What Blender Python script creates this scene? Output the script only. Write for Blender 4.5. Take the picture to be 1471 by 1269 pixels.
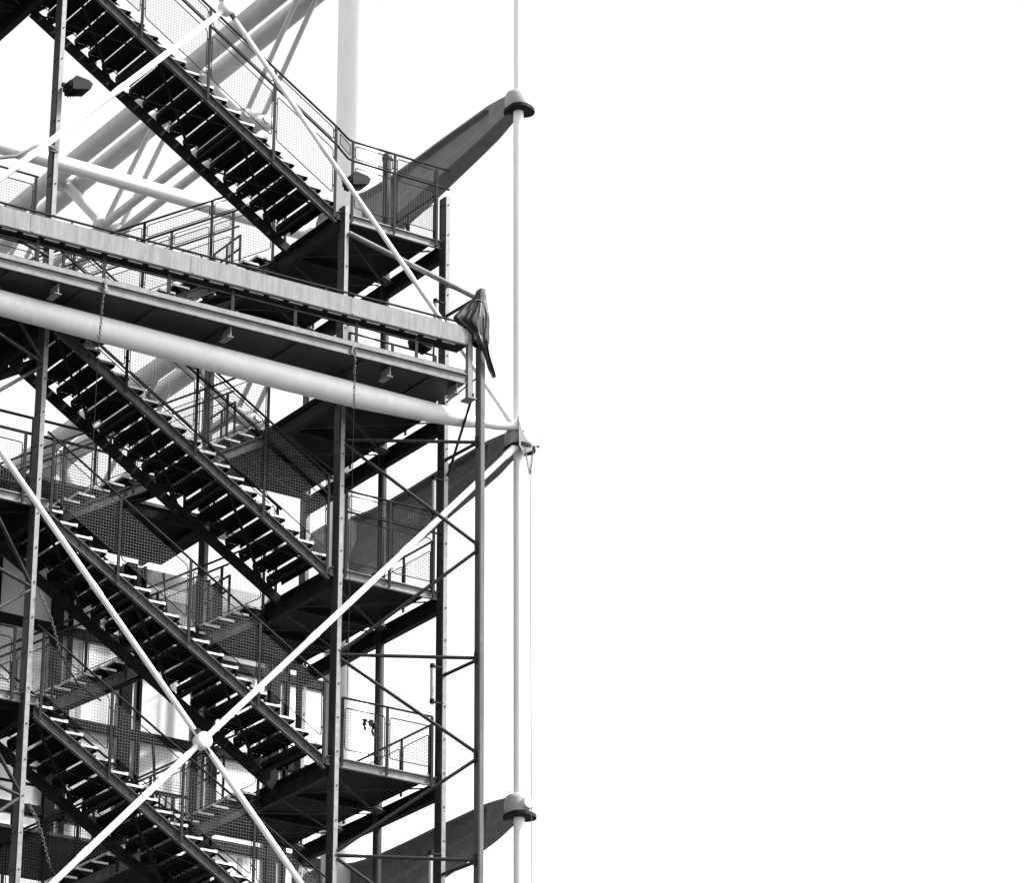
import bpy, math, random
from mathutils import Vector as V
random.seed(7)
R = math.radians
for o in list(bpy.data.objects): bpy.data.objects.remove(o)
sc = bpy.context.scene
G = 28.4                      # height of the second bracket head over the paving (all z below are relative to it)

# ---------------------------------------------------------------- camera
cd = bpy.data.cameras.new('camera'); cam = bpy.data.objects.new('camera', cd)
sc.collection.objects.link(cam); sc.camera = cam
cam.location = (-35.385, -52.489, -26.768 + G)
cam.rotation_euler = (R(90 + 23.038), 0, -R(33.874))
cd.sensor_fit = 'HORIZONTAL'; cd.sensor_width = 36; cd.lens = 36 * 5401.64 / 1471
cd.clip_start = .5; cd.clip_end = 6000
# ---------------------------------------------------------------- sky, sun, exposure
SUN = V((.80, -.60, 0)).normalized() * math.cos(R(47)) + V((0, 0, math.sin(R(47))))
w = bpy.data.worlds.new('World'); sc.world = w; w.use_nodes = True
nt = w.node_tree; bg = nt.nodes['Background']
sky = nt.nodes.new('ShaderNodeTexSky'); sky.sky_type = 'NISHITA'; sky.sun_disc = False
sky.sun_elevation = R(47); sky.sun_rotation = math.atan2(SUN.x, SUN.y)
sky.dust_density = 2; sky.air_density = 1.3; sky.altitude = 40
bw = nt.nodes.new('ShaderNodeRGBToBW')          # black and white photograph
nt.links.new(sky.outputs[0], bw.inputs[0]); nt.links.new(bw.outputs[0], bg.inputs[0])
bg.inputs[1].default_value = .15
sl = bpy.data.lights.new('sun', 'SUN'); so = bpy.data.objects.new('sun', sl); sc.collection.objects.link(so)
sl.energy = 3.6; sl.angle = R(11); sl.color = (1, 1, 1)
so.rotation_euler = SUN.to_track_quat('Z', 'Y').to_euler(); so.location = (20, -60, 80)
sc.view_settings.view_transform = 'Standard'; sc.view_settings.look = 'None'
sc.view_settings.exposure = 1.58; sc.view_settings.gamma = 1

# ---------------------------------------------------------------- materials (greys only)
def mat(name, base, rough=.5, metal=0, var=.25, scale=6, streak=0, spec=.4, bump=0, speck=0):
    m = bpy.data.materials.new(name); m.use_nodes = True; n = m.node_tree; L = n.links.new
    b = n.nodes['Principled BSDF']; b.inputs['Roughness'].default_value = rough
    b.inputs['Metallic'].default_value = metal; b.inputs['Specular IOR Level'].default_value = spec
    tc = n.nodes.new('ShaderNodeTexCoord'); src = tc.outputs['Object']
    mp = n.nodes.new('ShaderNodeMapping'); L(src, mp.inputs[0])
    mp.inputs['Scale'].default_value = (1, 1, .12 if streak else 1)
    ns = n.nodes.new('ShaderNodeTexNoise'); ns.inputs['Scale'].default_value = scale
    ns.inputs['Detail'].default_value = 8; ns.inputs['Roughness'].default_value = .65
    L(mp.outputs[0], ns.inputs['Vector'])
    cr = n.nodes.new('ShaderNodeValToRGB'); L(ns.outputs['Fac'], cr.inputs[0])
    lo, hi = base * (1 - var), min(.9, base * (1 + var))
    e = cr.color_ramp.elements
    e[0].position = .32; e[0].color = (lo, lo, lo, 1); e[1].position = .68; e[1].color = (hi, hi, hi, 1)
    col = cr.outputs[0]
    if speck:
        n2 = n.nodes.new('ShaderNodeTexNoise'); n2.inputs['Scale'].default_value = 3.1; n2.inputs['Detail'].default_value = 12
        n2.inputs['Roughness'].default_value = .75; L(src, n2.inputs['Vector'])
        c2 = n.nodes.new('ShaderNodeValToRGB'); L(n2.outputs['Fac'], c2.inputs[0])
        c2.color_ramp.elements[0].position = .56; c2.color_ramp.elements[1].position = .66
        c2.color_ramp.elements[0].color = (0, 0, 0, 1); c2.color_ramp.elements[1].color = (speck,) * 3 + (1,)
        mx = n.nodes.new('ShaderNodeMixRGB'); L(c2.outputs[0], mx.inputs[0]); L(col, mx.inputs[1])
        k = base * .45; mx.inputs[2].default_value = (k, k, k, 1); col = mx.outputs[0]
    L(col, b.inputs['Base Color'])
    if bump:
        bp = n.nodes.new('ShaderNodeBump'); bp.inputs['Strength'].default_value = bump; bp.inputs['Distance'].default_value = .01
        L(ns.outputs['Fac'], bp.inputs['Height']); L(bp.outputs[0], b.inputs['Normal'])
    return m
M = dict(
    white=mat('white_paint', .74, .42, var=.05, scale=3, streak=1, speck=.16),
    tube=mat('off_white_tube_paint', .76, .45, var=.07, scale=3, speck=.25),
    truss=mat('shaded_truss_white', .40, .5, var=.10, scale=3, speck=.3),  # white pipes, greyed so the base colour carries their shading
    rod=mat('white_rod_paint', .78, .4, var=.05, scale=5, speck=.12),
    cast=mat('cast_steel_paint', .15, .6, var=.18, scale=5, spec=.25, bump=.25, speck=.4),
    head=mat('cast_head_paint', .30, .55, var=.15, scale=6, spec=.3, bump=.2, speck=.35),
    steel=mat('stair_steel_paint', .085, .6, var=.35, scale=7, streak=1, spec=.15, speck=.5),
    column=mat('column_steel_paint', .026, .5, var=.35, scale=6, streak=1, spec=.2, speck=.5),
    edge=mat('landing_edge_paint', .15, .5, var=.3, scale=5, speck=.4),
    lit_flange=mat('column_lit_flange', .16, .5, var=.3, scale=8, speck=.4),  # paler copy of the column paint for the lit flange faces
    rail=mat('rail_paint', .016, .7, var=.3, scale=20, spec=.08, speck=.3),
    wire=mat('wire_mesh_steel', .11, .7, var=.2, scale=30, spec=.1),
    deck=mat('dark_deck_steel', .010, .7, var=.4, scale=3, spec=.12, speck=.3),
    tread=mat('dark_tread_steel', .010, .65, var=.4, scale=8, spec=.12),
    nosing=mat('worn_nosing_steel', .6, .45, var=.25, scale=14),
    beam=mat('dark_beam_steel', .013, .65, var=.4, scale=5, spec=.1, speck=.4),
    bar=mat('tie_bar_steel', .026, .6, var=.3, scale=8, spec=.12),
    fascia=mat('galvanised_fascia', .165, .6, var=.26, scale=11, streak=1, spec=.15, speck=.35),
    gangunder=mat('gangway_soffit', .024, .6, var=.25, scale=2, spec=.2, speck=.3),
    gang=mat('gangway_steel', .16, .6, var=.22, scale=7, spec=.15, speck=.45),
    tarp=mat('dark_tarpaulin', .014, .33, var=.5, scale=9, spec=.22, bump=.5),
    chain=mat('chain_steel', .07, .45, metal=.4, var=.4, scale=30),
    lamp=mat('lamp_housing', .010, .6, var=.3, scale=12, spec=.08),
    lens=mat('lamp_lens', .32, .15, var=.1, scale=20, spec=.6),
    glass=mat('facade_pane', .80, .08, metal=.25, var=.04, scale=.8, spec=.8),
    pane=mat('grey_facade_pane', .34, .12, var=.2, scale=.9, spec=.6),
    reflection=mat('white_reflection', .85, .4, var=.04),  # bright reflections on the glazing, painted as white plates
    mullion=mat('dark_mullion', .009, .7, var=.4, scale=6, spec=.06),
    leaf=mat('dry_leaf', .02, .8, var=.5, scale=20, spec=.1),
    ground=mat('paving', .05, .85, var=.3, scale=.6),
)
# ---------------------------------------------------------------- mesh helpers
class MB:
    def __init__(s): s.v = []; s.f = []; s.smooth = []
    def add(s, vs, fs, smooth=False):
        k = len(s.v); s.v += [tuple(v) for v in vs]
        for f in fs: s.f.append([i + k for i in f]); s.smooth.append(smooth)
        return s
    def box(s, x0, x1, y0, y1, z0, z1):
        return s.add([(x, y, z) for x in (x0, x1) for y in (y0, y1) for z in (z0, z1)],
            [(0, 1, 3, 2), (4, 6, 7, 5), (0, 4, 5, 1), (2, 3, 7, 6), (0, 2, 6, 4), (1, 5, 7, 3)])
    def bar(s, a, b, w, h, up=(0, 0, 1)):           # rectangular bar, w sideways, h along up
        a, b = V(a), V(b); d = (b - a).normalized(); u = V(up)
        if abs(d.dot(u)) > .98: u = V((0, 1, 0))
        r = d.cross(u).normalized(); u = r.cross(d).normalized()
        vs = [p + r * (i * w / 2) + u * (j * h / 2) for p in (a, b) for i, j in ((-1, -1), (1, -1), (1, 1), (-1, 1))]
        return s.add(vs, [(3, 2, 1, 0), (4, 5, 6, 7), (0, 1, 5, 4), (1, 2, 6, 5), (2, 3, 7, 6), (3, 0, 4, 7)])
    def shear(s, a, b, y0, y1, z0, z1):             # bar with plumb ends: a,b points; y/z offsets
        a, b = V(a), V(b); vs = []
        for p in (a, b):
            for y, z in ((y0, z0), (y1, z0), (y1, z1), (y0, z1)): vs.append((p.x, p.y + y, p.z + z))
        return s.add(vs, [(3, 2, 1, 0), (4, 5, 6, 7), (0, 1, 5, 4), (1, 2, 6, 5), (2, 3, 7, 6), (3, 0, 4, 7)])
    def tube(s, pts, r, n=10, caps=True):
        pts = [V(p) for p in pts]; rs = r if isinstance(r, (list, tuple)) else [r] * len(pts)
        vs = []; fs = []; pu = None
        for i, p in enumerate(pts):
            d = (pts[min(i + 1, len(pts) - 1)] - pts[max(i - 1, 0)]).normalized()
            u = V((0, 0, 1)) if pu is None else pu
            if abs(d.dot(u)) > .98: u = V((0, 1, 0)) if abs(d.y) < .9 else V((1, 0, 0))
            r1 = d.cross(u).normalized(); u1 = r1.cross(d).normalized()
            for k in range(n):
                t = 2 * math.pi * k / n; vs.append(p + (r1 * math.cos(t) + u1 * math.sin(t)) * rs[i])
        for i in range(len(pts) - 1):
            for k in range(n): a = i * n + k; b = i * n + (k + 1) % n; fs.append((a, b, b + n, a + n))
        s.add(vs, fs, n > 4)
        if caps:
            m = (len(pts) - 1) * n
            s.add(vs[:n], [tuple(range(n))[::-1]]); s.add(vs[m:], [tuple(range(n))])
        return s
    def lathe(s, c, prof, n=20, axis='Z'):
        c = V(c); vs = []; fs = []
        for r, h in prof:
            for k in range(n):
                t = 2 * math.pi * k / n; x, y = r * math.cos(t), r * math.sin(t)
                vs.append(c + (V((x, y, h)) if axis == 'Z' else V((x, -h, y)) if axis == '-Y' else V((h, x, y))))
        for i in range(len(prof) - 1):
            for k in range(n): a = i * n + k; b = i * n + (k + 1) % n; fs.append((a, b, b + n, a + n))
        s.add(vs, fs, True); s.add(vs[-n:], [tuple(range(n))]); s.add(vs[:n], [tuple(range(n))[::-1]])
        return s
    def prism(s, poly, d):                          # polygon of points pushed along d
        n = len(poly); d = V(d); p = [V(q) for q in poly]
        vs = p + [q + d for q in p]
        return s.add(vs, [tuple(range(n))[::-1], tuple(range(n, 2 * n))] + [(i, (i + 1) % n, n + (i + 1) % n, n + i) for i in range(n)])
    def wire(s, a, b, r):
        a, b = V(a), V(b); d = (b - a).normalized(); u = V((0, 0, 1)) if abs(d.z) < .9 else V((1, 0, 0))
        x = d.cross(u).normalized(); y = x.cross(d)
        o = [x * r, (x * -.5 + y * .87) * r, (x * -.5 - y * .87) * r]
        return s.add([a + q for q in o] + [b + q for q in o], [(0, 1, 4, 3), (1, 2, 5, 4), (2, 0, 3, 5)])
    def mesh(s, name, m, off=V((0, 0, 0))):
        me = bpy.data.meshes.new(name)
        me.from_pydata([(x - off.x, y - off.y, z + G - off.z) for x, y, z in s.v], [], s.f)
        for p, q in zip(me.polygons, s.smooth): p.use_smooth = q
        me.materials.append(m); me.update(); return me

def link(o, parent=None):
    sc.collection.objects.link(o)
    if parent: o.parent = parent
    return o
def tag(o, label, cat, group=None, kind=None):
    if kind: o['kind'] = kind
    else: o['category'] = cat
    o['label'] = label
    if group: o['group'] = group
    return o
def root_of(o):
    while o.parent: o = o.parent
    return o
def thing(name, loc, label, cat, group=None):       # Empty at the thing's base
    o = bpy.data.objects.new(name, None); o.empty_display_size = .2
    o.location = (loc[0], loc[1], loc[2] + G); link(o); return tag(o, label, cat, group)
def part(parent, name, mb, m, kind=None):
    o = bpy.data.objects.new(name, mb.mesh(name, M[m], root_of(parent).location)); link(o, parent)
    if kind: o['kind'] = kind
    return o
def solo(name, mb, m, label, cat, group=None, kind=None):
    vs = mb.v; c = V((sum(v[0] for v in vs) / len(vs), sum(v[1] for v in vs) / len(vs), min(v[2] for v in vs) + G))
    o = bpy.data.objects.new(name, mb.mesh(name, M[m], c)); o.location = c; link(o)
    return tag(o, label, cat, group, kind)
def inst(parent, name, me, at):                     # shared mesh placed under a thing
    o = bpy.data.objects.new(name, me); link(o, parent); rl = root_of(parent).location
    o.location = V((at[0], at[1], at[2] + G)) - rl if parent.parent is None else V((0, 0, 0))
    return o

# ---------------------------------------------------------------- railings
def railing(th, p0, d, k, L, posts, rails, tiers, foot=.0, pitch=.055, post_top=None, side=0, ends=.0, rail_over=(0, 0), pr=.021):
    """p0 start, d unit direction in plan, k slope; rails = heights; tiers = (h0,h1) mesh panels between posts"""
    p0 = V(p0); d = V(d)
    def P(s, h): return p0 + d * s + V((0, 0, k * s + h))
    nrm = V((-d.y, d.x, 0))
    top = post_top or max(rails)
    for s in posts:
        part(th, 'railing_post', MB().bar(P(s, -foot), P(s, top), .05, .028, up=nrm), 'rail')
    for i, h in enumerate(sorted(rails, reverse=True)):
        a, b = P(-rail_over[0], h), P(L + rail_over[1], h)
        part(th, 'top_rail' if i == 0 else 'middle_rail', MB().tube([a, b], pr, 8), 'rail')
    for sa, sb in zip(posts[:-1], posts[1:]):
        for h0, h1 in tiers:
            g = .055; a, b = sa + g, sb - g
            if b - a < .1: continue
            fr = MB(); ins = .03
            cs = [P(a, h0 + ins), P(a, h0), P(b - ins, h0), P(b, h0 + ins), P(b, h1 - ins), P(b - ins, h1), P(a + ins, h1), P(a, h1 - ins)]
            cs = [P(a, h0 + ins), P(a + ins, h0), P(b - ins, h0), P(b, h0 + ins), P(b, h1 - ins), P(b - ins, h1), P(a + ins, h1), P(a, h1 - ins)]
            for i in range(8): fr.tube([cs[i], cs[(i + 1) % 8]], .0095, 5)
            for s, t in ((a, sa), (b, sb)):
                for hh in (h0 + .18 * (h1 - h0), h1 - .18 * (h1 - h0)):
                    fr.bar(P(s, hh), P(t, hh - k * (s - t) * 0), .022, .012, up=(0, 0, 1))
            fo = part(th, 'mesh_panel', fr, 'rail')
            wm = MB(); n = int((b - a) / pitch); jit = random.uniform(-.006, .006)
            for i in range(1, n + 1):
                s = a + (b - a) * i / (n + 1)
                wm.wire(P(s, h0), P(s, h1), .0025)
            zl = min(k * a, k * b) + h0; zh = max(k * a, k * b) + h1
            z = zl + pitch * .6
            while z < zh:
                if abs(k) < 1e-4: s0, s1 = a, b
                else:
                    q = sorted(((z - h0) / k, (z - h1) / k)); s0, s1 = max(a, q[0]), min(b, q[1])
                if s1 - s0 > .03: wm.wire(p0 + d * s0 + V((0, 0, z)) + nrm * .005, p0 + d * s1 + V((0, 0, z)) + nrm * .005, .0026)
                z += pitch
            part(fo, 'wire_mesh', wm, 'wire')

# ---------------------------------------------------------------- ground
gm = MB().add([(-3000, -3000, -G), (3000, -3000, -G), (3000, 3000, -G), (-3000, 3000, -G)], [(0, 1, 2, 3)])
go = bpy.data.objects.new('ground', gm.mesh('ground', M['ground'])); link(go); tag(go, 'wide grey paved square below the steel tower', '', kind='structure')

# ================================================================ primary white structure
tie = MB()
tie.tube([(0, 0, -G), (0, 0, 7.0)], .098, 20).tube([(0, 0, 7.05), (0, 0, 30)], .088, 20)
solo('tie_rod', tie, 'white', 'slender white vertical tie rod running through the bracket heads', 'tie rod')
cl = thing('round_mast', (0, 5.8, -G), 'thick round white column rising behind the topmost stair landing', 'mast')
part(cl, 'shaft', MB().tube([(0, 5.9, -G), (0, 5.9, 30)], .43, 40), 'white')
for z in (-8.6,):
    part(cl, 'bearing_collar', MB().lathe((0, 5.8, z), [(.43, -.12), (.5, -.1), (.5, .1), (.43, .12)], 32), 'white')

def bracket(zb, label):
    t = thing('cantilever_bracket', (0, 0, zb - .1), label, 'bracket', 'cast brackets along the tie rod')
    # y, ztop, zbot, half widths: top flange, web, bottom flange
    st = [(.10, .36, -.02, .13, .13, .13), (.5, .40, -.1, .14, .14, .15), (.80, .42, -.17, .15, .145, .17), (.95, .42, -.2, .155, .06, .175),
          (1.5, .41, -.29, .16, .06, .185), (2.4, .40, -.42, .17, .065, .20), (3.4, .37, -.56, .18, .07, .215), (4.4, .36, -.68, .19, .075, .225),
          (5.2, .42, -.72, .20, .09, .23), (5.9, .54, -.68, .2, .12, .22), (6.6, .64, -.45, .19, .12, .2), (7.1, .66, -.05, .16, .12, .16), (7.3, .58, .2, .1, .1, .1)]
    mb = MB(); vs = []; fs = []
    for y, zt, zl, a, b, c in st:
        h = zt - zl
        ring = [(a, zt), (a, zt - .045), (b, zt - .045 - .07 * h), (b, zt - .42 * h), (c, zt - .72 * h), (c, zl + .02), (c - .03, zl),
                (-c + .03, zl), (-c, zl + .02), (-c, zt - .72 * h), (-b, zt - .42 * h), (-b, zt - .045 - .07 * h), (-a, zt - .045), (-a, zt)]
        vs += [(x, y, zb + z) for x, z in ring]
    n = 14
    for i in range(len(st) - 1):
        for k in range(n): a = i * n + k; b = i * n + (k + 1) % n; fs.append((a, a + n, b + n, b))
    mb.add(vs, fs); mb.add(vs[:n], [tuple(range(n))]); mb.add(vs[-n:], [tuple(range(n))[::-1]])
    part(t, 'arm', mb, 'cast')
    hd = part(t, 'head', MB().lathe((0, 0.02, zb), [(.23, .03), (.245, .08), (.25, .18), (.245, .28), (.22, .35), (.17, .385), (.11, .395)], 32), 'head')
    fl = MB()
    ring = []
    for k in range(36):
        a = 2 * math.pi * k / 36; r = .27 + .05 * max(0, math.cos(a + .9)) ** 3 + .03 * math.cos(3 * a)
        ring.append((r * math.cos(a), r * math.sin(a), zb - .035))
    fl.prism(ring, (0, 0, .062)); part(hd, 'lower_flange', fl, 'beam')
    if zb < 0: part(hd, 'pin_cap', MB().lathe((.03, -.20, zb + .19), [(.105, 0), (.115, .02), (.115, .07), (.10, .09)], 24, '-Y'), 'white')
    for y in (1.02, 4.6): part(t, 'lifting_lug', MB().box(-.03, .03, y, y + .06, zb + .40, zb + .47), 'cast')
    return t
bracket(7, 'cast bracket rising behind the topmost landing to the tie rod, high above the gangway')
bracket(0, 'cast bracket whose head takes the end of the thick horizontal white tube')
bracket(-7, 'cast bracket below the crossed rods, with a plain round white cap on its head')

# gusset and spike at the middle head
gz = thing('gusset_plate', (0, -.25, -.2), 'small dark gusset plate with a spike where tube, rods and tie meet', 'gusset plate')
part(gz, 'plate', MB().prism([(-.19, -.27, .52), (-.10, -.27, .26), (-.03, -.27, .11), (.13, -.27, .03), (.11, -.27, -.1), (-.08, -.27, -.2), (-.17, -.27, -.05)], (0, .03, 0)), 'cast')
part(gz, 'spike', MB().tube([(.12, -.26, 0), (.24, -.26, .02)], .012, 6).lathe((.25, -.26, .02), [(.02, -.02), (.035, 0), (.02, .02)], 8), 'cast')

# horizontal tubes
tb = MB().tube([(-15, 0, .2), (-10.5, 0, .195), (-7, 0, .2), (-5, 0, .2), (-3.4, 0, .22), (-1.9, 0, .27), (-1.2, 0, .305), (-.85, 0, .32)], [.215, .218, .23, .235, .225, .185, .15, .095], 28)
ht = thing('horizontal_tube', (-7, 0, -.05), 'thick white tapered tube running under the gangway to the middle bracket head', 'tube')
part(ht, 'barrel', tb, 'tube')
part(ht, 'end_pin', MB().tube([(-.9, 0, .325), (-.5, -.02, .34), (-.02, -.19, .37)], [.085, .078, .07], 16), 'white')
part(ht, 'end_fork', MB().box(-.2, -.02, -.24, -.16, .28, .46), 'white')
for z, lab in ((7.25, 'white horizontal tube behind the upper stair flight, above the gangway'), (.30, 'grey horizontal tube under the upper gallery, at the top of the glazing')):
    solo('facade_tube', MB().tube([(-16, 7.25, z), (-.1, 7.25, z)], .155, 24), 'tube', lab, 'tube')

# crossed rods in the outer plane
def cross(zn, label):
    t = thing('cross_brace', (-6.4, 0, zn), label, 'brace', 'crossed brace rods on the outer face')
    C = V((-6.4, -.03, zn))
    for ex, ez, r in ((-.05, -6.95, .044 if zn > 0 else .052), (-.05, 6.9, .056), (-12.75, -6.95, .056), (-12.75, 6.9, .05)):
        E_ = V((ex, -.12 if ex > -1 else 0, zn + ez)); d = (E_ - C).normalized(); L = (E_ - C).length
        pts = [C + d * .1]; rs = [r * .9]
        pts.append(C + d * .32); rs.append(r * .9); pts.append(C + d * .36); rs.append(r)
        for f in (.33, .62):
            for q, s_ in ((-.14, 1), (-.12, 1.13), (.12, 1.13), (.14, 1)): pts.append(C + d * (L * f + q)); rs.append(r * s_)
        pts += [E_ - d * .5, E_ - d * .46, E_]; rs += [r, r * 1.25, r * 1.2]
        part(t, 'rod', MB().tube(pts, rs, 14), 'rod')
    part(t, 'node_disc', MB().lathe(C + V((0, .09, 0)), [(.11, 0), (.145, .02), (.145, .19), (.125, .215), (.05, .22)], 28, '-Y'), 'rod')
    fk = MB()
    for a in (130, 310): fk.bar(C + V((math.cos(R(a)) * .1, -.02, math.sin(R(a)) * .1)), C + V((math.cos(R(a)) * .24, -.02, math.sin(R(a)) * .24)), .07, .05, up=(0, 1, 0))
    part(t, 'fork', fk, 'beam')
cross(7.18, 'white crossed rods meeting at a disc above the upper stair flight')
cross(-6.82, 'white crossed rods meeting at a large round disc over the lower flights')

# roof trusses going into the building
def truss(z0, label):
    t = thing('floor_truss', (0, 7.2, z0), label, 'truss', 'long trusses running into the building')
    for x in (-.33, .33):
        part(t, 'top_chord', MB().tube([(x, 7.1, z0 + 2.25), (x, 45, z0 + 2.25)], .215, 24), 'truss')
        part(t, 'bottom_chord', MB().tube([(x * .75, 10, z0), (x * .75, 45, z0)], .10, 16), 'truss')
    y = 10.2
    while y < 44:
        part(t, 'strut', MB().tube([(0, y + 2.4, z0 + 2.1), (0, y + .25, z0 + .1)], .125, 16), 'truss')
        part(t, 'node_casting', MB().lathe((-.45, y, z0), [(.1, 0), (.17, .05), (.17, .85), (.1, .9)], 16, 'X'), 'truss')
        for x in (-.2, .2):
            part(t, 'tension_rod', MB().tube([(x, y, z0 + .05), (x, y - 2.9 if y > 11 else 7.8, z0 + 2.2)], .058, 12), 'truss')
        y += 6.4
    for yy in (12.7, 19.1, 25.5): part(t, 'node_casting', MB().lathe((-.5, yy, z0 + 2.25), [(.12, 0), (.25, .06), (.25, .94), (.12, 1)], 16, 'X'), 'truss')
truss(11.3, 'upper white truss with paired round chords passing behind the upper stair flight')
truss(4.3, 'lower white truss with paired round chords glimpsed behind the middle flight')

# ================================================================ stair tower
def column(x, y, z1, label, z0=-G):
    t = thing('steel_stanchion', (x, y, z0), label, 'stanchion', 'steel columns of the stair tower')
    part(t, 'web', MB().box(x - .045, x - .03, y - .088, y + .105, z0, z1), 'column')
    f = MB().box(x - .028, x + .055, y - .108, y - .094, z0, z1).box(x - .028, x + .055, y + .09, y + .104, z0, z1)
    part(t, 'flange', f, 'lit_flange')  # flanges paler than the web: light on the front faces is painted in
    f = MB().box(x - .012, x + .03, y - .09, y + .088, z0, z1); part(t, 'core', f, 'beam')
    b = MB(); z = max(z0, -10)
    while z < z1 - .1:
        for yy in (-.05, .05): b.lathe((x - .045, y + yy, z), [(.015, 0), (.015, -.014)], 6, 'X')
        b.lathe((x + .02, y - .108, z), [(.014, 0), (.014, .014)], 6, '-Y'); z += .62
    o = part(t, 'bolt_row', b, 'beam', 'stuff')
    for z in (-6.3, -.45, 3.2, 7.1):
        if z < z1 - .5: part(t, 'splice_plate', MB().box(x - .056, x - .0455, y - .08, y + .09, z, z + .42), 'column')
X1, X2, X3, X0, YN, YF = -9.38, -3.43, -1.23, -11.6, .66, 5.55
column(X1, YN, 12, 'long dark steel column with a floodlight, beside the tops of the stair flights')
column(X2, YN, 4.25, 'steel column at the feet of the flights, tall bracing rods fixed to it')
column(X3, YN, 5.05, 'steel column at the outer corner of the landings, nearest the tie rod')
column(X2, YF, 5.2, 'rear steel column behind the stair flights, next to the glazing')
column(X3, YF, 5.2, 'rear steel column beside the thick round white column')
mp = thing('landing_post', (X3, 2.73, -G), 'round grey post with a domed cap standing through the landings', 'post')
part(mp, 'shaft', MB().tube([(X3, 2.73, -G), (X3, 2.73, 6.75)], .082, 16), 'column')
part(mp, 'cap', MB().lathe((X3, 2.73, 6.75), [(.10, 0), (.10, .05), (.085, .11), (.04, .15)], 16), 'column')

# outboard pole with its bracing
def outboard(xp, xc, xs, ztop, label, left=False):
    t = thing('outboard_pole', (xp, -.58, -G), label, 'pole', 'outboard poles of the stair tower')
    p = MB().box(xp - .05, xp - .038, -.66, -.5, -G, ztop).box(xp - .036, xp + .045, -.668, -.655, -G, ztop).box(xp - .036, xp + .045, -.505, -.492, -G, ztop)
    part(t, 'pole', p, 'steel')
    part(t, 'pole_core', MB().box(xp - .02, xp + .02, -.64, -.52, -G, ztop), 'beam')
    a = lambda z: (xc + (.06 if not left else -.06), .56, z)
    b = lambda z: (xp - (.05 if not left else -.05), -.6, z)
    rods = [(a(-.42), b(-.38)), (a(-.5), b(-2.36)), (b(-2.46), a(-4.44)), (a(-4.5), b(-4.49)), (a(-4.58), b(-6.24)), (b(-6.34), a(-8.06)), (a(-8.14), b(-8.17)), (a(-8.2), b(-9.9)), (b(-10), a(-11.8))]
    if not left: rods.append((a(3.7), b(2.46)))
    else: rods += [(b(1.1), a(-.38)), (b(1.4), a(1.6))]
    for p0, p1 in rods: part(t, 'brace_rod', MB().tube([p0, p1], .032 if p0[2] < 3 else .05, 10), 'bar' if p0[2] < 3 else 'edge')
    for z in (2.55, -.34, -4.49, -8.16):
        if z < ztop - .05: part(t, 'stay', MB().tube([(xs, .55, z + .03), (xp, -.5, z)], .032, 10), 'bar')
    if not left:
        part(t, 'stay', MB().tube([(xs, .55, 3.2), (xp, -.5, 2.55)], .028, 10), 'bar')
        part(t, 'stay', MB().tube([(xs + .02, .55, .85), (xp, -.5, .95)], .014, 8), 'bar')
        part(t, 'stay', MB().tube([(xs + .05, .55, -.6), (xp - .1, -.5, .6)], .026, 8), 'bar')
    for z in (-.38, -2.4, -4.49, -6.29, -8.17):
        part(t, 'gusset', MB().box(xp - .12, xp - .051, -.61, -.59, z - .1, z + .1) if not left else MB().box(xp + .05, xp + .12, -.61, -.59, z - .1, z + .1), 'beam')
outboard(X3, X2, X3, 2.66, 'slim outboard pole braced to the stair column, ending at the gangway tip')
outboard(X0, X1, X0, 2.3, 'outboard pole braced to the long column by fanned struts', True)

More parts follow.
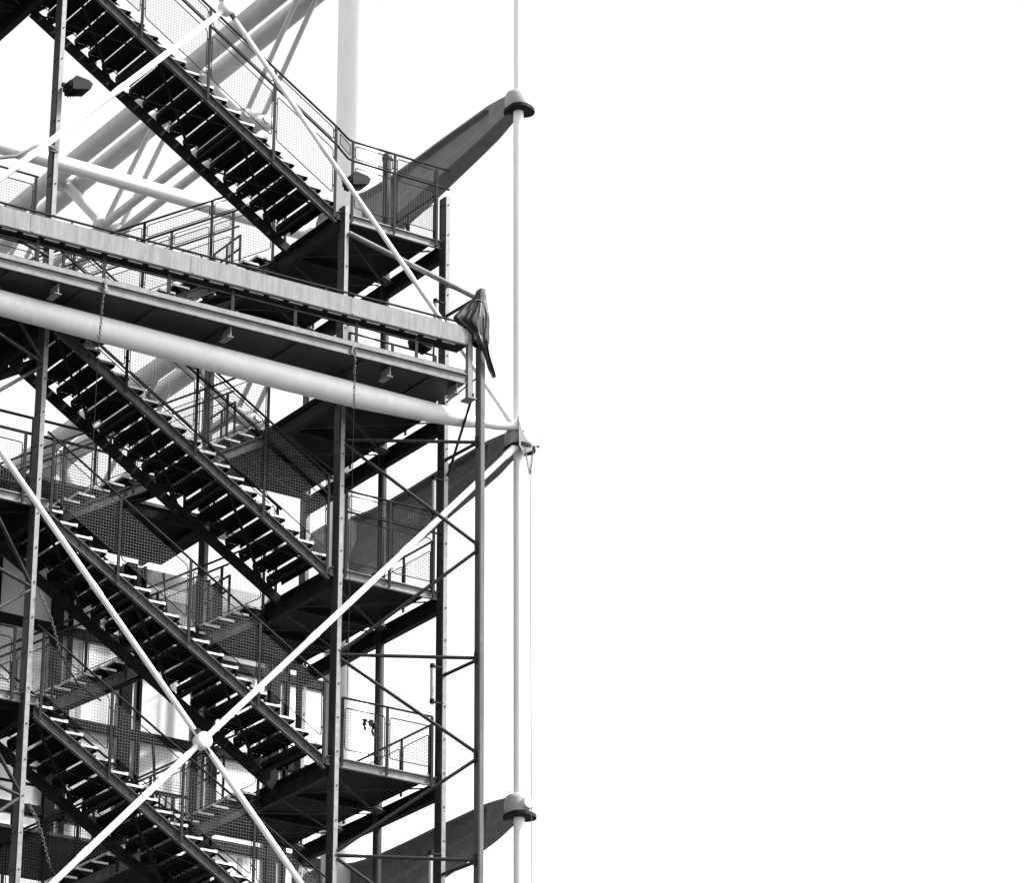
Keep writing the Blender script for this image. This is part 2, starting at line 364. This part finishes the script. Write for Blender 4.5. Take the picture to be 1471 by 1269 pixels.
# ---------------------------------------------------------------- landings
def landing(z, x0, x1, label, tiers, rails, left=False, fposts=None, roof_beam=.30, rails_on=True):
    t = thing('stair_platform', ((x0 + x1) / 2, 3, z - .3), label, 'stair platform', 'landings of the stair tower')
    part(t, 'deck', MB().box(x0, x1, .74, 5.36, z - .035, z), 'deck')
    # front edge channel
    f = MB().box(x0, x1 + .1, .70, .715, z - .165, z + .005).box(x0, x1 + .1, .655, .70, z - .012, z + .005).box(x0, x1 + .1, .655, .70, z - .165, z - .15)
    part(t, 'front_edge', f, 'edge')
    # beams going inwards
    def ibeam(x, d, wdt=.10):
        return MB().box(x - .006, x + .006, .72, 5.5, z - .10 - d, z - .085).box(x - wdt / 2, x + wdt / 2, .72, 5.5, z - .10 - d - .014, z - .10 - d).box(x - wdt / 2, x + wdt / 2, .72, 5.5, z - .085, z - .071)
    xr = x1 + .17 if not left else x1 - .05
    part(t, 'side_beam', ibeam(xr, roof_beam - .04, .13), 'beam')
    part(t, 'side_beam', ibeam(x0 + .06 if not left else x0 + .1, .26, .12), 'beam')
    for y in (2.55, 3.95, 5.3): part(t, 'joist', MB().box(x0 + .1, xr - .01, y, y + .07, z - .15, z - .036), 'beam')
    for (ya, yb) in ((.85, 2.5), (2.65, 3.9), (4.05, 5.25)):
        for s in (0, 1):
            a = (x0 + .15, ya if s else yb, z - .17 - .02 * s); b = (x1 - .02, yb if s else ya, z - .17 - .02 * s)
            part(t, 'tie_bar', MB().bar(a, b, .05, .012), 'bar')
        if not left: part(t, 'gusset', MB().prism([(x1 - .16, yb - .22, z - .155), (xr - .03, yb - .1, z - .155), (xr - .03, yb + .16, z - .155), (x1 - .1, yb + .1, z - .155)], (0, 0, .012)), 'edge')
    if rails_on:
        fp = fposts
        railing(t, (fp[0], .635, z), (1, 0, 0), 0, fp[-1] - fp[0], [q - fp[0] for q in fp], rails, tiers, foot=.15, rail_over=(0, .28 if len(rails) > 1 else 0))
    if not left:
        railing(t, (x1 + .08, .85, z), (0, 1, 0), 0, 4.4, [0, .95, 1.75, 2.9, 4.4], [1.02], [(.12, .86)], foot=.05, pitch=.065)
        railing(t, (x0 + .02, 4.32, z), (0, 1, 0), 0, 1.0, [0, .5, 1.0], [1.0, .72], [], foot=.05)
        part(t, 'kick_plate', MB().box(x1 - .004, x1 + .004, .9, 5.2, z + .001, z + .10), 'edge')
    return t
DB_R, DB_T = [1.50, 1.10], [(.14, .97), (1.15, 1.42)]
SG_R, SG_T = [1.10], [(.16, .92)]
FP = [-3.27, -2.35, -1.42]
def link_rail(t, z):
    a0, b0 = V((-3.64, .605, z)), V((-3.27, .635, z))
    for ha, hb in ((1.68, 1.50), (1.31, 1.10)):
        part(t, 'link_rail', MB().tube([a0 + V((0, 0, ha)), b0 + V((-.1, 0, hb + .02)), b0 + V((0, 0, hb))], .021, 8), 'rail')
    c = [a0 + V((.07, 0, 1.56)), b0 + V((-.06, 0, 1.41)), b0 + V((-.06, 0, 1.19)), a0 + V((.07, 0, 1.36))]
    fr = MB()
    for i in range(4): fr.tube([c[i], c[(i + 1) % 4]], .0095, 5)
    fo = part(t, 'mesh_panel', fr, 'rail'); wm = MB()
    for i in range(1, 6):
        f = i / 6; wm.wire(c[0].lerp(c[1], f), c[3].lerp(c[2], f), .003)
    for i in range(1, 4):
        f = i / 4; wm.wire(c[0].lerp(c[3], f), c[1].lerp(c[2], f), .003)
    part(fo, 'wire_mesh', wm, 'wire')
link_rail(landing(4.15, -3.55, -1.40, 'topmost stair landing with tall two-tier mesh railing, above the gangway', DB_T, DB_R, fposts=FP), 4.15)
landing(.65, -3.55, -1.40, 'stair landing half hidden behind the gangway and thick white tube', SG_T, SG_R, fposts=FP)
landing(-2.85, -3.55, -1.40, 'stair landing with tall two-tier mesh railing, below the thick white tube', DB_T, DB_R, fposts=FP)
landing(-6.35, -3.55, -1.40, 'stair landing with a low single-tier railing and a leaf sprig on it', SG_T, SG_R, fposts=FP)
LP = [-11.4, -10.55, -9.62]
landing(7.65, -11.6, -9.2, 'dark upper stair landing at the top of the highest flight', DB_T, DB_R, True, LP)
landing(.65, -11.6, -9.2, 'upper stair landing behind the gangway and the long column', DB_T, DB_R, True, LP)
landing(-2.85, -11.6, -9.2, 'upper stair landing with meshed rail beside the long column, under the gallery rails', SG_T, SG_R, True, LP)
landing(-6.35, -11.6, -9.2, 'upper stair landing beside the long column, at the top of the lowest flight', SG_T, SG_R, True, LP)

# ---------------------------------------------------------------- flights
RUN, RISE, NT = .2905, .175, 19
def tread_mesh(wd, sg):
    mb = MB(); dp = RUN + .035
    a, b = sorted((0, sg * dp)); zt = -G
    mb.box(a, b, 0, wd, zt - .012, zt)
    x = 0 if sg > 0 else -.012
    mb.box(x, x + .012, .001, wd - .001, zt - .072, zt - .0125)
    x = sg * dp - (.012 if sg > 0 else 0)
    mb.box(x, x + .012, .001, wd - .001, zt - .05, zt - .0125)
    mb.box(x, x + .012, .001, wd - .001, zt + .0005, zt + .032)
    for y in (-.012, wd + .001):                     # end brackets down to the stringer
        mb.prism([(sg * .03, y, zt - .013), (sg * (dp - .02), y, zt - .013), (sg * (dp - .02), y, zt - .17), (sg * (dp * .6), y, zt - .15)], (0, .011, 0))
    for q in (.3, .55, .8): mb.box(sg * dp * q - .006, sg * dp * q + .006, .01, wd - .01, zt - .034, zt - .0125)
    n = MB().box(*sorted((0 - sg * .003, sg * .06)), -.02, wd, zt + .0005, zt + .014)
    n.box(*sorted((sg * -.0135, sg * -.0005)), .0, wd, zt - .03, zt + .013)
    n.box(0 if sg > 0 else -dp, dp if sg > 0 else 0, -.026, -.0135, zt - .040, zt - .001)
    return mb.mesh('tread', M['tread']), n.mesh('nosing', M['nosing'])
TM = {}
def flight(zl, near, label, tiers, rails, nposts=4):
    y0, y1 = (.70, 2.30) if near else (2.86, 4.22)
    sg = -1 if near else 1
    xb = -3.6 if near else -9.2                      # foot of the flight
    t = thing('stair_flight', (-6.4, (y0 + y1) / 2, zl), label, 'stairs', 'stair flights of the tower')
    k = RISE / RUN; L = 5.58
    A = V((xb, 0, zl)); B = V((xb + sg * L, 0, zl + k * L))
    for y, o in ((y0, -1), (y1, 1)):
        m = MB(); q = V((0, y, 0))
        z0, z1 = -.255, -.05
        m.shear(A + q, B + q, -.005, .005, z0, z1)
        m.shear(A + q, B + q, *sorted((o * .006, o * .075)), z0, z0 + .014)
        m.shear(A + q, B + q, *sorted((o * .006, o * .075)), z1 - .014, z1)
        s_ = part(t, 'stringer', m, 'steel' if o < 0 else 'beam')  # inner stringer takes the darker steel: its shade is put into the colour
        bm_ = MB(); s = .25
        while s < L:
            p = A + q + V((sg * s, o * .006, k * s - .12)); bm_.lathe(p, [(.016, 0), (.016, .013 if o < 0 else -.013)], 6, '-Y'); s += .58
        part(s_, 'bolt_row', bm_, 'beam', 'stuff')
    wd = y1 - y0 - .03; key = (round(wd, 3), sg)
    if key not in TM: TM[key] = tread_mesh(wd, sg)
    for i in range(1, NT + 1):
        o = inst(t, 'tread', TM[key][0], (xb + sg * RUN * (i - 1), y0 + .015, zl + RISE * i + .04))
        o.rotation_euler = (random.uniform(-.006, .006), random.uniform(-.01, .01), 0)
        n = bpy.data.objects.new('nosing', TM[key][1]); link(n, o)
    # wind bracing under the treads
    for j in range(3):
        s0, s1 = .35 + j * 1.75, .35 + (j + 1) * 1.75
        for c in (0, 1):
            a = A + V((sg * s0, (y0 if c else y1), k * s0 - .2)); b = A + V((sg * s1, (y1 if c else y0), k * s1 - .2 - .02 * c))
            part(t, 'diagonal_brace', MB().bar(a, b, .055, .016), 'beam')
    for j in range(4):
        s = .35 + j * 1.75; a = A + V((sg * s, y0, k * s - .19))
        part(t, 'cross_tie', MB().bar(a, a + V((0, y1 - y0, 0)), .06, .05), 'beam')
    # railings both sides
    ps = [.06, 1.38, 2.78, 4.18, 5.5]
    for y, o in ((y0 - .095, 1), (y1 + .095, 0)):
        tr, rl = (tiers, rails)
        p = (xb, y, zl); foot = .22
        railing(t, p, (sg, 0, 0), k, L, ps, rl, tr, foot=foot, rail_over=(.02, .05))
    return t
F2R, F2T = [1.66, 1.29], [(.24, 1.14), (1.34, 1.58)]
F1R, F1T = [1.32], [(.24, 1.16)]
flight(4.15, True, 'highest front stair flight, two-tier mesh railing, crossed by a white rod above the gangway', F2T, F2R)
flight(-2.85, True, 'front stair flight passing under the thick white tube, two-tier railing', F2T, F2R)
flight(-6.35, True, 'front stair flight ending at the landing with the leaf sprig, single-tier railing', F1T, F1R)
flight(-9.85, True, 'lowest front stair flight, crossed by a white rod below the round disc', F1T, F1R)
flight(.65, False, 'rear stair flight climbing the other way to the topmost landing', F2T, F2R)
flight(-2.85, False, 'rear stair flight climbing to the landing hidden by the white tube', F1T, F1R)
flight(-6.35, False, 'rear stair flight climbing to the landing below the thick white tube', F1T, F1R)
flight(-9.85, False, 'rear stair flight climbing to the landing with the leaf sprig', F1T, F1R)

# ================================================================ gangway
gt = thing('gangway', (-7, -.1, .3), 'long maintenance gangway with pale fascia band hung across the stair tower', 'gangway')
kz = .0175
def gz_(x): return kz * (x + 10.9)
def gb(x0, x1, y0, y1, z0, z1):
    return MB().shear((x0, 0, gz_(x0)), (x1, 0, gz_(x1)), y0, y1, z0, z1)
XL, XR = -14.2, -1.56
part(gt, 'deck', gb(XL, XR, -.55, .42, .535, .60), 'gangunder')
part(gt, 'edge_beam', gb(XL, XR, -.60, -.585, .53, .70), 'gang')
part(gt, 'edge_flange', gb(XL, XR, -.645, -.586, .701, .718), 'gang')
part(gt, 'edge_lip', gb(XL, XR, -.63, -.601, .53, .545), 'gang')
part(gt, 'toe_board', gb(XL, XR, -.60, -.588, .722, .812), 'fascia')
part(gt, 'inner_toe_board', gb(XL, XR, .40, .412, .61, .78), 'gang')
joints = [XL, -10.34, -7.24, -3.99, XR]
for a, b in zip(joints[:-1], joints[1:]):
    fp = part(gt, 'fascia_panel', gb(a + .012, b - .012, -.64, -.60, 1.30, 1.65), 'fascia')
    part(fp, 'joint_cover', gb(b - .03, b + .03, -.645, -.641, 1.32, 1.63), 'gang')
part(gt, 'fascia_shelf', gb(XL, XR, -.66, -.30, 1.262, 1.296), 'beam')
x = XL + .1; k = 0
while x < XR - .2:
    part(gt, 'shelf_clip', gb(x, x + .28, -.652, -.60, 1.232, 1.25), 'steel'); x += .4
part(gt, 'upper_rail', MB().tube([(XL, -.62, 1.72 + gz_(XL)), (-1.25, -.62, 1.72 + gz_(-1.25))], .021, 8), 'rail')
part(gt, 'guard_rail', MB().tube([(XL, -.57, 1.145 + gz_(XL)), (-2.25, -.57, 1.145 + gz_(-2.25)), (-2.23, -.57, 1.12 + gz_(-2.25)), (-2.23, -.57, .75 + gz_(-2.25))], .02, 8), 'rail')
for z in (1.02, 1.32): part(gt, 'inner_rail', MB().tube([(XL, .40, z + gz_(XL)), (XR, .40, z + gz_(XR))], .018, 8), 'rail')
for i in range(-3, 7):
    x = -10.2 + 1.263 * i
    if x < XL: continue
    part(gt, 'post', MB().box(x - .012, x + .05, -.59, -.575, .60 + gz_(x), 1.28 + gz_(x)).box(x + .035, x + .05, -.574, -.52, .60 + gz_(x), 1.28 + gz_(x)), 'rail')
    part(gt, 'rail_stub', MB().box(x + .6, x + .63, -.63, -.61, 1.652 + gz_(x), 1.715 + gz_(x)), 'rail')
    part(gt, 'inner_post', MB().box(x + .62, x + .66, .36, .40, .60 + gz_(x), 1.34 + gz_(x)), 'gang')
for x in (-13, -9.75, -6.4, -3.14, -1.72):
    h = MB().box(x - .008, x + .008, -.57, -.26, .345 + gz_(x), .534 + gz_(x)).box(x - .06, x + .06, -.57, -.26, .33 + gz_(x), .345 + gz_(x))
    part(gt, 'hanger_beam', h, 'gang')
for x in (-8.9, -3.95): part(gt, 'shackle_plate', MB().prism([(x - .06, -.65, .56 + gz_(x)), (x + .06, -.65, .56 + gz_(x)), (x + .02, -.65, .7 + gz_(x)), (x - .02, -.65, .7 + gz_(x))], (0, .012, 0)), 'gang')
# rib plates under the deck
for i in range(9):
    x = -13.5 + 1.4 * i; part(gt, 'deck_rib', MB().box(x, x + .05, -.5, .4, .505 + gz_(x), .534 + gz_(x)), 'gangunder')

# end frame of the gangway at the pole
ef = thing('gangway_end_frame', (-1.45, -.6, .3), 'upright steel end frame closing the gangway beside the outboard pole', 'frame')
part(ef, 'upright', MB().box(-1.53, -1.44, -.64, -.55, .45, 2.0), 'gang')
part(ef, 'upright', MB().box(-1.40, -1.34, -.5, -.44, .5, 1.9), 'beam')
part(ef, 'foot_plate', MB().box(-1.54, -1.36, -.66, -.40, .42, .447), 'gang')

# ---------------------------------------------------------------- tarpaulin
tp = MB(); n = 72; rows = 30; vs = []; fs = []
for j in range(rows + 1):
    f = j / rows
    zc = 2.56 - 1.02 * f
    cx = -1.25 - .03 * f; cy = -.62 - .03 * f
    ra = .095 + .055 * min(1, f * 2)
    ext = .36 * (min(1, f / .62) ** 1.4 if f < .62 else max(0, 1 - (f - .62) / .22))
    for k in range(n):
        t = 2 * math.pi * k / n
        am = min(1, f * 2.4)
        fold = 1 + am * (.16 * math.sin(6 * t + 2.1 * f + .7 * math.sin(3 * f)) + .10 * abs(math.sin(8.5 * t - 2 * f))) + .06 * math.sin(23 * t + 9 * f)
        left = 1 + ext / ra * max(0, math.cos(t - math.pi - .15)) ** 3
        vs.append((cx + ra * fold * left * math.cos(t), cy + ra * fold * math.sin(t) * .75, zc + .035 * math.sin(5 * t + 2) * f + .015 * math.sin(14 * t)))
for j in range(rows):
    for k in range(n): a = j * n + k; b = j * n + (k + 1) % n; fs.append((a, b, b + n, a + n))
tp.add(vs, fs, True); tp.add(vs[:n], [tuple(range(n))[::-1]])
tt = thing('tarpaulin', (-1.3, -.62, 1.3), 'dark crumpled tarpaulin bundle tied around the top of the outboard pole', 'tarpaulin')
part(tt, 'bundle', tp, 'tarp')
tl = MB(); vs = []; fs = []; m = 18
for i in range(m + 1):
    f = i / m; c = V((-1.40 + .38 * f, -.74 - .03 * math.sin(f * 5), 1.72 - .80 * f)); wv = .075 * (1 - .45 * f) * (1 + .35 * math.sin(f * 9))
    for j in range(7):
        q = j / 6 - .5; vs.append(c + V((q * wv * 2, -.035 * math.cos(q * 9 + f * 4), q * wv * .9)))
for i in range(m):
    for j in range(6): a = i * 7 + j; fs.append((a, a + 1, a + 8, a + 7))
vs2 = [v + V((.006, .012, 0)) for v in vs]; k0 = len(vs)
tl.add(vs + vs2, fs + [tuple(x + k0 for x in f[::-1]) for f in fs], True)
part(tt, 'loose_tail', tl, 'tarp')
part(tt, 'lashing', MB().tube([(-1.28 + .135 * math.cos(a / 12 * 6.283), -.60 + .12 * math.sin(a / 12 * 6.283), 2.36 + .03 * math.sin(a)) for a in range(13)], .012, 6), 'gang')

# ---------------------------------------------------------------- chains and cables
def chain(x, y, z0, nl, lean, label, cable=None):
    t = thing('chain', (x, y, z0 - nl * .055), label, 'chain', 'chains hanging from the steelwork')
    p = V((x, y, z0)); mb = MB()
    for i in range(nl):
        pr = .034; ang = (i % 2) * 1.45 + random.uniform(-.4, .4); d = V((math.cos(ang), math.sin(ang), 0))
        c = p + V((0, 0, -.035)); pts = []
        for k in range(9):
            a = 2 * math.pi * k / 8; pts.append(c + d * (.021 * math.cos(a)) + V((0, 0, .037 * math.sin(a))))
        mb.tube(pts, .0075, 5, False)
        p = p + V((lean * .055 + random.uniform(-.006, .006), random.uniform(-.004, .004), -.056))
    part(t, 'links', mb, 'chain', 'stuff')
    part(t, 'hook', MB().tube([p + V((0, 0, .03)), p + V((.03, 0, -.02)), p + V((.01, 0, -.08)), p + V((-.03, 0, -.06)), p + V((-.035, 0, -.02))], .009, 6), 'chain')
    if cable:
        part(t, 'thin_cable', MB().tube([p + V((0, 0, -.05)), p + V((-.03, .0, -cable))], .007, 5), 'rail')
chain(-8.93, -.66, .78, 18, -.03, 'chain hanging over the white tube, near the long column', 3.2)
chain(-3.93, -.66, .80, 20, -.02, 'chain hanging over the white tube, in front of the middle landings', 5.5)
hw = thing('chain_sling', (0, -.35, -.9), 'short two-legged chain sling hanging from the middle bracket head', 'chain', 'chains hanging from the steelwork')
mb = MB()
for s in (-.08, .09):
    for i in range(9):
        f = i / 9; c = V((s * (1 - f) + .0, -.32 - .05 * f, -.14 - .5 * f)); ang = (i % 2) * 1.5; d = V((math.cos(ang), math.sin(ang), 0))
        mb.tube([c + d * (.018 * math.cos(a * .785)) + V((0, 0, .033 * math.sin(a * .785))) for a in range(9)], .007, 5, False)
part(hw, 'links', mb, 'chain', 'stuff')
part(hw, 'thin_cable', MB().tube([(0, -.37, -.62), (.03, -.37, -14)], .0065, 5), 'chain')
for (x, z, lab) in ((-9.32, -4.65, 'safety chain dangling from a strut joint on the long column, middle height'), (-9.32, -8.3, 'safety chain dangling from the lowest strut joint on the long column')):
    t = thing('safety_chain', (x, .5, z - .9), lab, 'chain', 'safety chains on the long column'); mb = MB()
    for i in range(16):
        f = i / 15; c = V((x + .06 + .42 * f, .50, z - .95 * f + .12 * math.sin(f * 3.14))); ang = (i % 2) * 1.5; d = V((math.cos(ang), math.sin(ang), 0))
        mb.tube([c + d * (.02 * math.cos(a * .785)) + V((0, 0, .04 * math.sin(a * .785))) for a in range(9)], .008, 5, False)
    part(t, 'links', mb, 'chain', 'stuff')
    part(t, 'strap', MB().tube([(x + .46, .50, z - .93), (x + .85, .52, z - 1.42), (x + 1.3, .55, z - 1.6)], .014, 6), 'rail')

# ---------------------------------------------------------------- lamps
def flood(x, y, z, label, face=1, s=1.0):
    t = thing('floodlight', (x, y, z - .2), label, 'floodlight', 'floodlights on the stair tower')
    p = [(0, -.11), (.34, -.02), (.38, .10), (.30, .15), (.05, .17), (-.02, .05)]
    part(t, 'housing', MB().prism([(x + face * a * s, y - .17 * s, z + b * s) for a, b in (p if face > 0 else p[::-1])], (0, .34 * s, 0)), 'lamp')
    part(t, 'lens', MB().prism([(x + face * a * s, y - .15 * s, z + b * s) for a, b in ((.08, .172), (.30, .154), (.30, .162), (.08, .18))], (0, .30 * s, 0)), 'lens')
    part(t, 'bracket', MB().box(x - .14, x + .02, y - .03, y + .03, z - .02, z + .04), 'lamp')
    part(t, 'yoke', MB().box(x - .05, x - .02, y - .15, y + .15, z - .05, z + .07), 'lamp')
    fb = MB()
    for i in range(5): fb.box(x + face * (.06 + .05 * i) * s - .006, x + face * (.06 + .05 * i) * s + .006, y - .172 * s, y + .172 * s, z - .12 * s + .02 * i, z - .03 * s + .01 * i)
    part(t, 'cooling_fins', fb, 'lamp')
flood(-9.26, .42, 4.90, 'boxy dark floodlight clamped to the long column beside the highest flight')
flood(-3.28, .75, 4.86, 'boxy dark floodlight standing on the topmost landing behind its railing')
flood(-1.62, .60, 1.86, 'boxy dark floodlight hanging under the gangway fascia by the outboard pole', -1, .9)
part(mp, 'base_flange', MB().lathe((X3, 2.73, 4.15), [(.16, .002), (.16, .03), (.09, .05)], 16), 'column')
for z, lab in ((-5.05, 'short vertical tube lamp beside the corner column, above the low single-tier railing'), (-1.45, 'short vertical tube lamp beside the corner column, above the two-tier railing'), (-8.5, 'short vertical tube lamp beside the corner column, near the lowest bracket'), (2.1, 'short vertical tube lamp beside the corner column, behind the gangway rail')):
    t = thing('tube_lamp', (-1.5, .5, z), lab, 'lamp', 'tube lamps on the corner column')
    part(t, 'tube', MB().tube([(-1.5, .52, z + .08), (-1.5, .52, z + .66)], .036, 12), 'lens')
    part(t, 'cap', MB().tube([(-1.5, .52, z + .66), (-1.5, .52, z + .74)], .045, 12), 'lamp')
    part(t, 'cap', MB().tube([(-1.5, .52, z), (-1.5, .52, z + .08)], .045, 12), 'lamp')
    part(t, 'clamp_arm', MB().box(-1.5, -1.28, .50, .54, z + .02, z + .05), 'lamp')
    part(t, 'clamp_arm', MB().box(-1.5, -1.28, .50, .54, z + .69, z + .72), 'lamp')

# pale hose tied to the long column
hs = thing('hose', (-10, .42, 3.5), 'pale hose tied around the long column above the gangway', 'hose')
part(hs, 'run', MB().tube([(-9.42, .52, 3.66), (-9.60, .46, 3.66), (-9.85, .44, 3.55), (-10.2, .42, 3.26), (-10.55, .42, 3.12), (-12, .42, 2.9)], .032, 10), 'gang')
part(hs, 'cable_tie', MB().box(-9.50, -9.40, .50, .55, 3.60, 3.72), 'gang')
# leaf sprig on the low railing
lf = thing('leaf_sprig', (-2.75, .58, -5.75), 'small dark leaf sprig caught on the mesh of the low railing', 'leaves'); random.seed(3)
for i in range(16):
    mb = MB(); c = V((-2.74 + random.uniform(-.13, .11), .585 + random.uniform(-.05, .0), -5.70 + random.uniform(-.10, .10))); a = random.uniform(0, 6.28); l = random.uniform(.09, .15)
    d = V((math.cos(a), random.uniform(-.3, .3), math.sin(a))); e = V((-math.sin(a), .2, math.cos(a)))
    mb.add([c, c + d * l * .5 + e * l * .3, c + d * l, c + d * l * .5 - e * l * .3, c + d * l * .5 + V((0, -.012, 0))], [(0, 1, 4), (1, 2, 4), (2, 3, 4), (3, 0, 4)])
    part(lf, 'leaf', mb, 'leaf')
part(lf, 'stem', MB().tube([(-2.60, .59, -5.64), (-2.72, .58, -5.69), (-2.80, .585, -5.78)], .006, 5), 'leaf')

# ================================================================ galleries and glazed front
for z, lab in ((-.25, 'narrow gallery with a pipe rail behind the stairs, under the lower truss'), (-7.0, 'narrow gallery behind the stairs beneath the glazed wall')):
    t = thing('gallery', (-9, 6.8, z - .3), lab, 'gallery', 'galleries along the glazed wall')
    part(t, 'deck', MB().box(-16, -3.0, 5.72, 8.0, z - .10, z - .02), 'deck')
    part(t, 'edge_beam', MB().box(-16, -3.0, 5.69, 5.715, z - .22, z + .02).box(-16, -3.0, 5.66, 5.689, z - .22, z - .205).box(-16, -3.0, 5.66, 5.689, z + .005, z + .02), 'beam')
    part(t, 'edge_strip', MB().box(-16, -3.0, 5.645, 5.66, z + .021, z + .075), 'edge')
    railing(t, (-15.5, 5.75, z), (1, 0, 0), 0, 12.3, [.4 + 1.62 * i for i in range(8)], [1.24, .92], [], foot=.05, pr=.03)
    for i in range(8): part(t, 'joist', MB().box(-15.4 + 1.7 * i, -15.32 + 1.7 * i, 5.72, 8.0, z - .22, z - .101), 'beam')
# upper walk rail left of the long column
t = thing('walkway_rail', (-9.2, 4.45, 4.0), 'meshed walkway rail above the gangway, left of the long column', 'railing')
railing(t, (-11.9, 4.45, 4.12), (1, 0, 0), 0, 4.1, [0, 1.35, 2.7, 4.05], [1.12], [(.18, .94)], foot=0)
part(t, 'kerb', MB().box(-11.9, -7.8, 4.42, 4.75, 4.08, 4.118), 'edge')

def glazing(zt, zb, label, seed):
    random.seed(seed)
    t = thing('glazed_front', (-7, 8.1, zb), label, 'glazing', 'glazed walls behind the stairs')
    xs = [-12.8, -11.3, -9.8, -8.2, -6.7, -5.15, -3.62, -2.0, -.35, 1.0]
    tr = [zt, zt - 1.65, zt - 3.45, zt - 5.3, zb] if zt - zb > 5.5 else [zt, zb]
    for x in xs:
        part(t, 'mullion', MB().box(x - .12, x + .10, 7.98, 8.12, zb, zt), 'mullion')
        part(t, 'mullion_fin', MB().box(x + .26, x + .32, 8.0, 8.11, zb, zt), 'mullion')
    for z in tr[1:-1]:
        for a, b in zip(xs[:-1], xs[1:]): part(t, 'transom', MB().box(a + .10, b - .12, 8.0, 8.10, z - .09, z + .09), 'mullion')
    for a, b in zip(xs[:-1], xs[1:]):
        for i, (z1, z0) in enumerate(zip(tr[:-1], tr[1:])):
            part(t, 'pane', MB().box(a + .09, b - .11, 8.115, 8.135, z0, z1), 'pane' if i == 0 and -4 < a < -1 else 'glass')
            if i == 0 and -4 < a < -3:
                part(t, 'reflection_strip', MB().box(a + .25, b - .3, 8.10, 8.114, z1 - .55, z1 - .33), 'reflection')  # white plates standing in for light reflected in the glass
                part(t, 'reflection_strip', MB().box(a + .45, b - .15, 8.10, 8.114, z1 - 1.05, z1 - .83), 'reflection')
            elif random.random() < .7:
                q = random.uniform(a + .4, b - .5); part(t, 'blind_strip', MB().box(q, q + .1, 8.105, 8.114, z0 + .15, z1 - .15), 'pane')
glazing(-.45, -6.75, 'tall glazed wall with dark mullions between the two galleries', 2)
glazing(-7.3, -14, 'glazed wall below the lower gallery', 5)
# baluster gate on the lower gallery
t = thing('baluster_gate', (-4.4, 5.5, -6.9), 'small gate of upright bars at the end of the lower gallery', 'gate')
for i in range(9): part(t, 'bar', MB().bar((-4.9 + .13 * i, 5.62, -6.92), (-4.9 + .13 * i, 5.62, -5.85), .03, .03, up=(0, 1, 0)), 'rail')
for z in (-5.85, -6.1, -6.85): part(t, 'rail', MB().tube([(-5.0, 5.62, z), (-3.75, 5.62, z)], .022, 8), 'rail')
for i, (x, zt, z0) in enumerate(((-4.75, -.6, -2.1), (-3.05, -.6, -2.3), (-3.15, -3.9, -6.2))):
    t = thing('door_stay', (x, 7.5, z0), ['hinged stay hanging under the upper gallery', 'hinged stay beside the rear column', 'hinged stay in front of the tall panes'][i], 'stay')
    part(t, 'arm', MB().tube([(x, 7.8, zt), (x + .05, 7.7, (zt + z0) / 2), (x + .22, 7.6, z0 + .5)], .03, 8), 'mullion')
    part(t, 'damper', MB().tube([(x + .22, 7.6, z0 + .55), (x + .22, 7.6, z0)], .055, 10), 'mullion')
